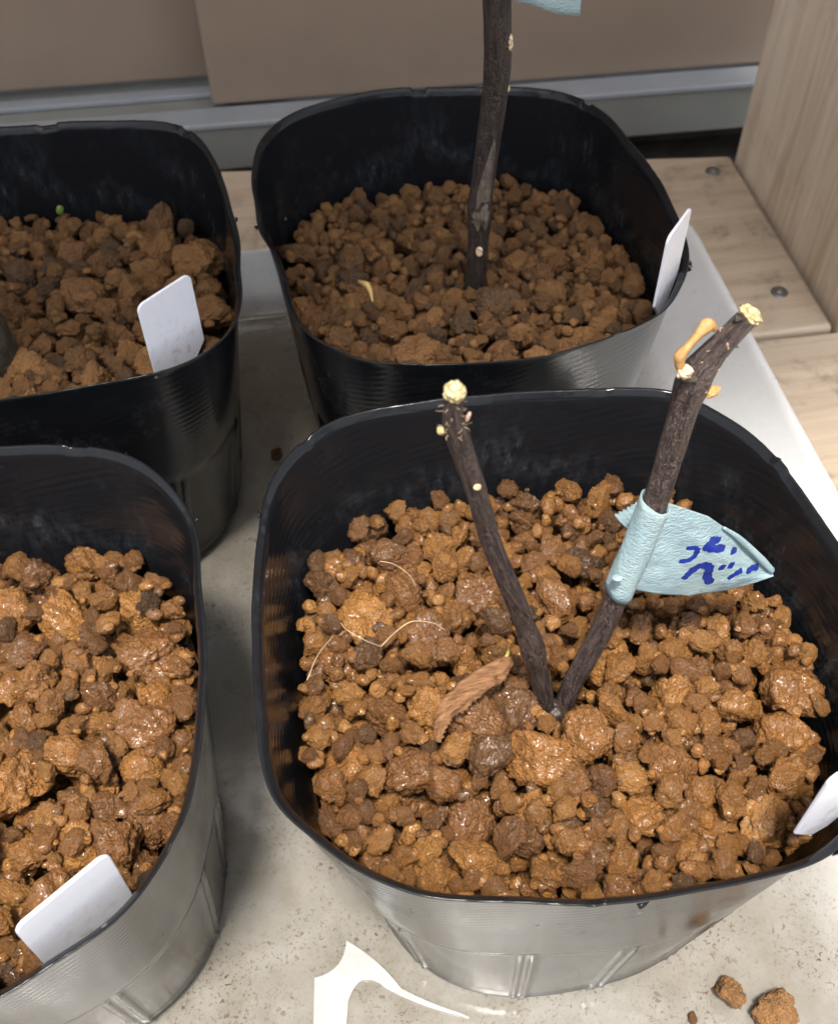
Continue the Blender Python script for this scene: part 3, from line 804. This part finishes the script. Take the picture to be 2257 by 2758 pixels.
# handwriting: strokes as thin ink strips lying on the flag, points in (u, v)
STROKES = [
 ([(.38, .59), (.42, .61), (.46, .63)], .0006), ([(.46, .63), (.45, .54), (.41, .46), (.35, .42)], .0006),
 ([(.53, .76), (.57, .79), (.61, .81)], .0007), ([(.58, .79), (.56, .74), (.51, .67), (.56, .67), (.65, .73)], .0009),
 ([(.73, .81), (.72, .75), (.72, .69)], .0009),
 ([(.41, .22), (.44, .30), (.49, .41), (.54, .44), (.57, .40), (.57, .30), (.61, .17)], .0010),
 ([(.63, .44), (.67, .45)], .0010), ([(.69, .49), (.73, .51)], .0010),
 ([(.71, .25), (.75, .35), (.79, .44)], .0008), ([(.82, .37), (.85, .50), (.90, .60)], .0008),
]
for k, (pts, wd) in enumerate(STROKES):
    C = catmull([(a, b, 0) for a, b in pts], 8) if len(pts) > 2 else [Vector((*pts[0], 0)).lerp(Vector((*pts[1], 0)), i/6) for i in range(7)]
    V = []; F = []; P3 = [flag_pt(c.x, c.y) for c in C]; na = 6
    for i, c in enumerate(C):
        e = .02; u, v = c.x, c.y
        Pu = (flag_pt(u+e, v)-flag_pt(u-e, v))/(2*e); Pv = (flag_pt(u, v+e)-flag_pt(u, v-e))/(2*e)
        d = (P3[min(i+1, len(P3)-1)]-P3[max(i-1, 0)]).normalized(); nn = Vector((0, -.8, .6)); sd_ = d.cross(nn).normalized()
        J = np.array([Pu[:], Pv[:]]).T; duv = np.linalg.lstsq(J, np.array(sd_[:]), rcond=None)[0]
        q = wd*1.0*min(1, .6+min(i, len(P3)-1-i)*.3)*(1+.12*math.sin(i*1.3+k))
        for j in range(na+1):
            t = (j/na*2-1)*q; V.append(flag_pt(u+duv[0]*t, v+duv[1]*t, .00018))
    for i in range(len(P3)-1):
        for j in range(na): F.append((i*(na+1)+j, i*(na+1)+j+1, (i+1)*(na+1)+j+1, (i+1)*(na+1)+j))
    t_(link('ink_stroke', mesh('ink_stroke', V, F), INK))

tg = empty('tape_flag', (.066, .2510, .1705)); tag(tg, 'pale blue tape flag on the tall stem, cut off by the top picture edge', 'tape')
def flag2(u, v, off=0):
    x = .0655+.0167*u; zlow = .1738-.0052*u**.8+.0003*math.sin(u*7)
    return Vector((x, .2500-.001*u+.0012*math.sin(v*3), zlow+.018*v+.004*u*v))
rel(flag(tg, flag2, n=20, m=12), tg)
rel(sleeve(STEM_B, .1765, .192, .0042, 0), tg)

# ------------------------------------------------------------------ plant labels
def plant_label(k, label, tilt=0.0):
    a, b, top = LABELS[k]; a = Vector((*a, 0)); b = Vector((*b, 0)); d = (b-a); wd = d.length; d.normalize(); L = .030
    bm = bmesh.new(); pts = []
    r = .0022
    for cx, cy, a0 in ((wd/2-r, -r, 0), (-wd/2+r, -r, 90)):
        for q in range(9):
            t = rad(a0+90*q/8); pts.append((cx+r*math.cos(t), cy+r*math.sin(t)))
    pts += [(-wd/2, -L*.75), (-.002, -L), (.002, -L), (wd/2, -L*.75)]
    f = [bm.verts.new((x, -.00035, y)) for x, y in pts]; bk = [bm.verts.new((x, .00035, y)) for x, y in pts]; n = len(pts)
    bm.faces.new(f[::-1]); bm.faces.new(bk)
    for i in range(n): bm.faces.new((f[i], f[(i+1) % n], bk[(i+1) % n], bk[i]))
    bmesh.ops.recalc_face_normals(bm, faces=bm.faces)
    bmesh.ops.bevel(bm, geom=[e for e in bm.edges if abs(e.verts[0].co.y-e.verts[1].co.y) < 1e-6], offset=.00015, segments=2, affect='EDGES')
    o = link('plant_label', bm_mesh('plant_label', bm), LABEL, None, False)
    c = (a+b)/2; o.location = (c.x, c.y, top)
    o.rotation_euler = (tilt, 0, math.atan2(d.y, d.x))
    tag(o, label, 'plant label', 'white plant labels')
plant_label('BL', 'white rounded plant label standing upright in the back left pot')
plant_label('FL', 'white plant label at the front rim of the bottom left pot')
plant_label('BR', 'white plant label seen edge-on at the corner of the tall stem\'s pot')
plant_label('FR', 'white plant label at the right picture edge in the forked cutting\'s pot')

# ------------------------------------------------------------------ dry leaf, rootlets, straw, stones, glare patch
def mat_leaf():
    g = N('dry_leaf'); co = g.obj(); n = g.noise(g.mapping(co, (.35, 1.6, 1), (0, 0, rad(-28))), 700, 5, .65)
    c = g.mix(g.ramp(n, [(.3, 0.0), (.7, 1.0)]), (.13, .055, .020), (.40, .20, .085))
    g.set(Base_Color=c, Roughness=.6, Normal=g.bump(n, .0010, .9))
    tr = g.n('BsdfTranslucent', i_Color=c); mx = g.n('MixShader', i_Fac=.3)
    g.l(g.b.outputs[0], mx.inputs[1]); g.l(tr.outputs[0], mx.inputs[2]); g.l(mx.outputs[0], g.out.inputs[0])
    return g.m
lf = empty('dry_leaf', (.029, .107, .0945)); tag(lf, 'curled orange-brown dry leaf lying on the wet soil', 'leaf')
spine = catmull([(.0375, .1170, .0990), (.0352, .1140, .1005), (.0305, .1112, .1008), (.0252, .1085, .0995), (.0213, .1056, .0978), (.0196, .1015, .0955)], 9)
V = []; F = []; m = 12; ns = len(spine)
for i, c in enumerate(spine):
    s = i/(ns-1); t = (spine[min(i+1, ns-1)]-spine[max(i-1, 0)]).normalized(); side = t.cross(Vector((0, -.75, .66))).normalized(); up = side.cross(t)
    lo = .0042*math.sin(math.pi*min(1, .05+s*.90))**.8*(1-.45*s)+.0003; hi = .0022*math.sin(math.pi*s)**.8+.0002
    dn = side if side.y < 0 else -side
    for k in range(m+1):
        u = k/m; x = -hi+(hi+lo)*u
        ser = .0008*((i % 2)-.5) if k == m else 0
        wr = noise.fractal(Vector((s*9, u*3, 4.2)), 1, 2, 3)
        fold = (-abs(x)*.9 if x < 0 else x*.12)+.0004*math.sin(max(0, x)/.0066*9)*math.sin(math.pi*s)+.0012
        V.append(c+dn*(x+ser)*(.8+.1*wr)+up*(fold+.0007*wr))
for i in range(ns-1):
    for k in range(m): F.append((i*(m+1)+k, i*(m+1)+k+1, (i+1)*(m+1)+k+1, (i+1)*(m+1)+k))
rel(rib_solid('blade', V, F, .00018, mat_leaf()), lf)
STALK = mat_plain('yellow_green_stalk', (.50, .46, .12), .5)
rel(fibre('stalk', [(.0374, .1158, .1001), (.0383, .1178, .0992), (.0388, .1195, .0975)], .0005, STALK, None, 8), lf)

def rootlet(label, pts, r):
    o = fibre('rootlet', pts, r, HAIR, None, 6, 10); tag(o, label, 'rootlet', 'fine roots on the wet soil')
rootlet('pale arching rootlet left of the forked cutting\'s dry leaf', [(.0118, .1255, .0965), (.0150, .1265, .0995), (.0190, .1278, .1010), (.0235, .1268, .1008), (.0262, .1255, .0990)], .00016)
rootlet('thin kinked rootlet joining the arching one at its lower end', [(.0040, .1325, .0975), (.0050, .1298, .0985), (.0085, .1265, .0985), (.0118, .1252, .0970)], .00012)
rootlet('thin rootlet hanging near the back of the wet soil', [(.0150, .1480, .0970), (.0180, .1462, .0975), (.0208, .1435, .0968), (.0222, .1405, .0960)], .00011)
rootlet('short faint rootlet close to the pot\'s left wall', [(-.0050, .1200, .0965), (-.0020, .1245, .0985), (.0020, .1290, .0985)], .00011)
STRAW = mat_plain('yellow_straw', (.52, .36, .13), .55)
o = tube('straw_bit', [(.0245, .2520, .0935), (.0262, .2490, .0945), (.0270, .2465, .0940), (.0272, .2430, .0930)], [.0005, .0009, .0008, .0002], STRAW, None, 6, 8, .3, 3)
tag(o, 'yellow scrap of straw on the dull soil left of the tall stem', 'straw')
GREENB = mat_plain('green_seed', (.16, .24, .05), .4)
o = blob('green_seed', (-.0640, .3080, .0905), (.0012, .0010, .0020), (.2, -.3, 1), GREENB, None, 41, .12); tag(o, 'small green sprout at the back of the far left pot', 'sprout')

def stone(label, loc, r, s, wet=0):
    o = bpy.data.objects.new('soil_granule', shape_mesh(s, wet)); COL.objects.link(o); o.location = loc; o.scale = (r, r*.9, r*.85)
    o.rotation_euler = (s, s*2.1, s*.7); tag(o, label, 'granule', 'granules spilled on the tray')
stone('brown soil granule on the tray at the bottom right, away from the edge', (.0896, .0641, .0036), .0042, 7)
stone('brown soil granule on the tray cut by the bottom picture edge', (.0995, .0576, .0042), .0052, 12)
stone('tiny brown crumb on the tray near the two bottom right granules', (.0788, .0604, .0011), .0013, 15)
stone('round reddish crumb on the tray floor between the back pots', (-.0080, .2725, .0018), .0024, 20)

GLARE = mat_plain('white_glare_sheet', (.36, .36, .345), .25, 160, .16)  # glare on the wet tray, put into colour and outline as a white sheet
def arc(p, q, bulge, n=8):
    p = Vector((*p, 0)); q = Vector((*q, 0)); d = q-p; nn = Vector((-d.y, d.x, 0))*bulge
    return [tuple((p.lerp(q, t/n)+nn*4*(t/n)*(1-t/n)).xy) for t in range(n)]
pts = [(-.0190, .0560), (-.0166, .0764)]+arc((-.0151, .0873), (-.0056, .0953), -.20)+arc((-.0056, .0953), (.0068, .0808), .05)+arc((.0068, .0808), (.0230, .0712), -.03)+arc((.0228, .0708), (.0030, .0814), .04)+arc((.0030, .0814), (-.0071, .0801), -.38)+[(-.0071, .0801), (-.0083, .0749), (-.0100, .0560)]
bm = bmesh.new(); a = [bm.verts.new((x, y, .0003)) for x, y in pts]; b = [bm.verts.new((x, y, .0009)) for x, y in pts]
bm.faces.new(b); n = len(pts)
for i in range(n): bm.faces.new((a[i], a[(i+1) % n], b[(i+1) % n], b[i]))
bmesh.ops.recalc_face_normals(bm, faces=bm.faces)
o = link('glare_sheet', bm_mesh('glare_sheet', bm), GLARE, None, False); tag(o, 'bright white horn-shaped glare on the tray between the front pots, built as a thin sheet', 'scrap')  # stands in for glare on the wet tray, no real scrap
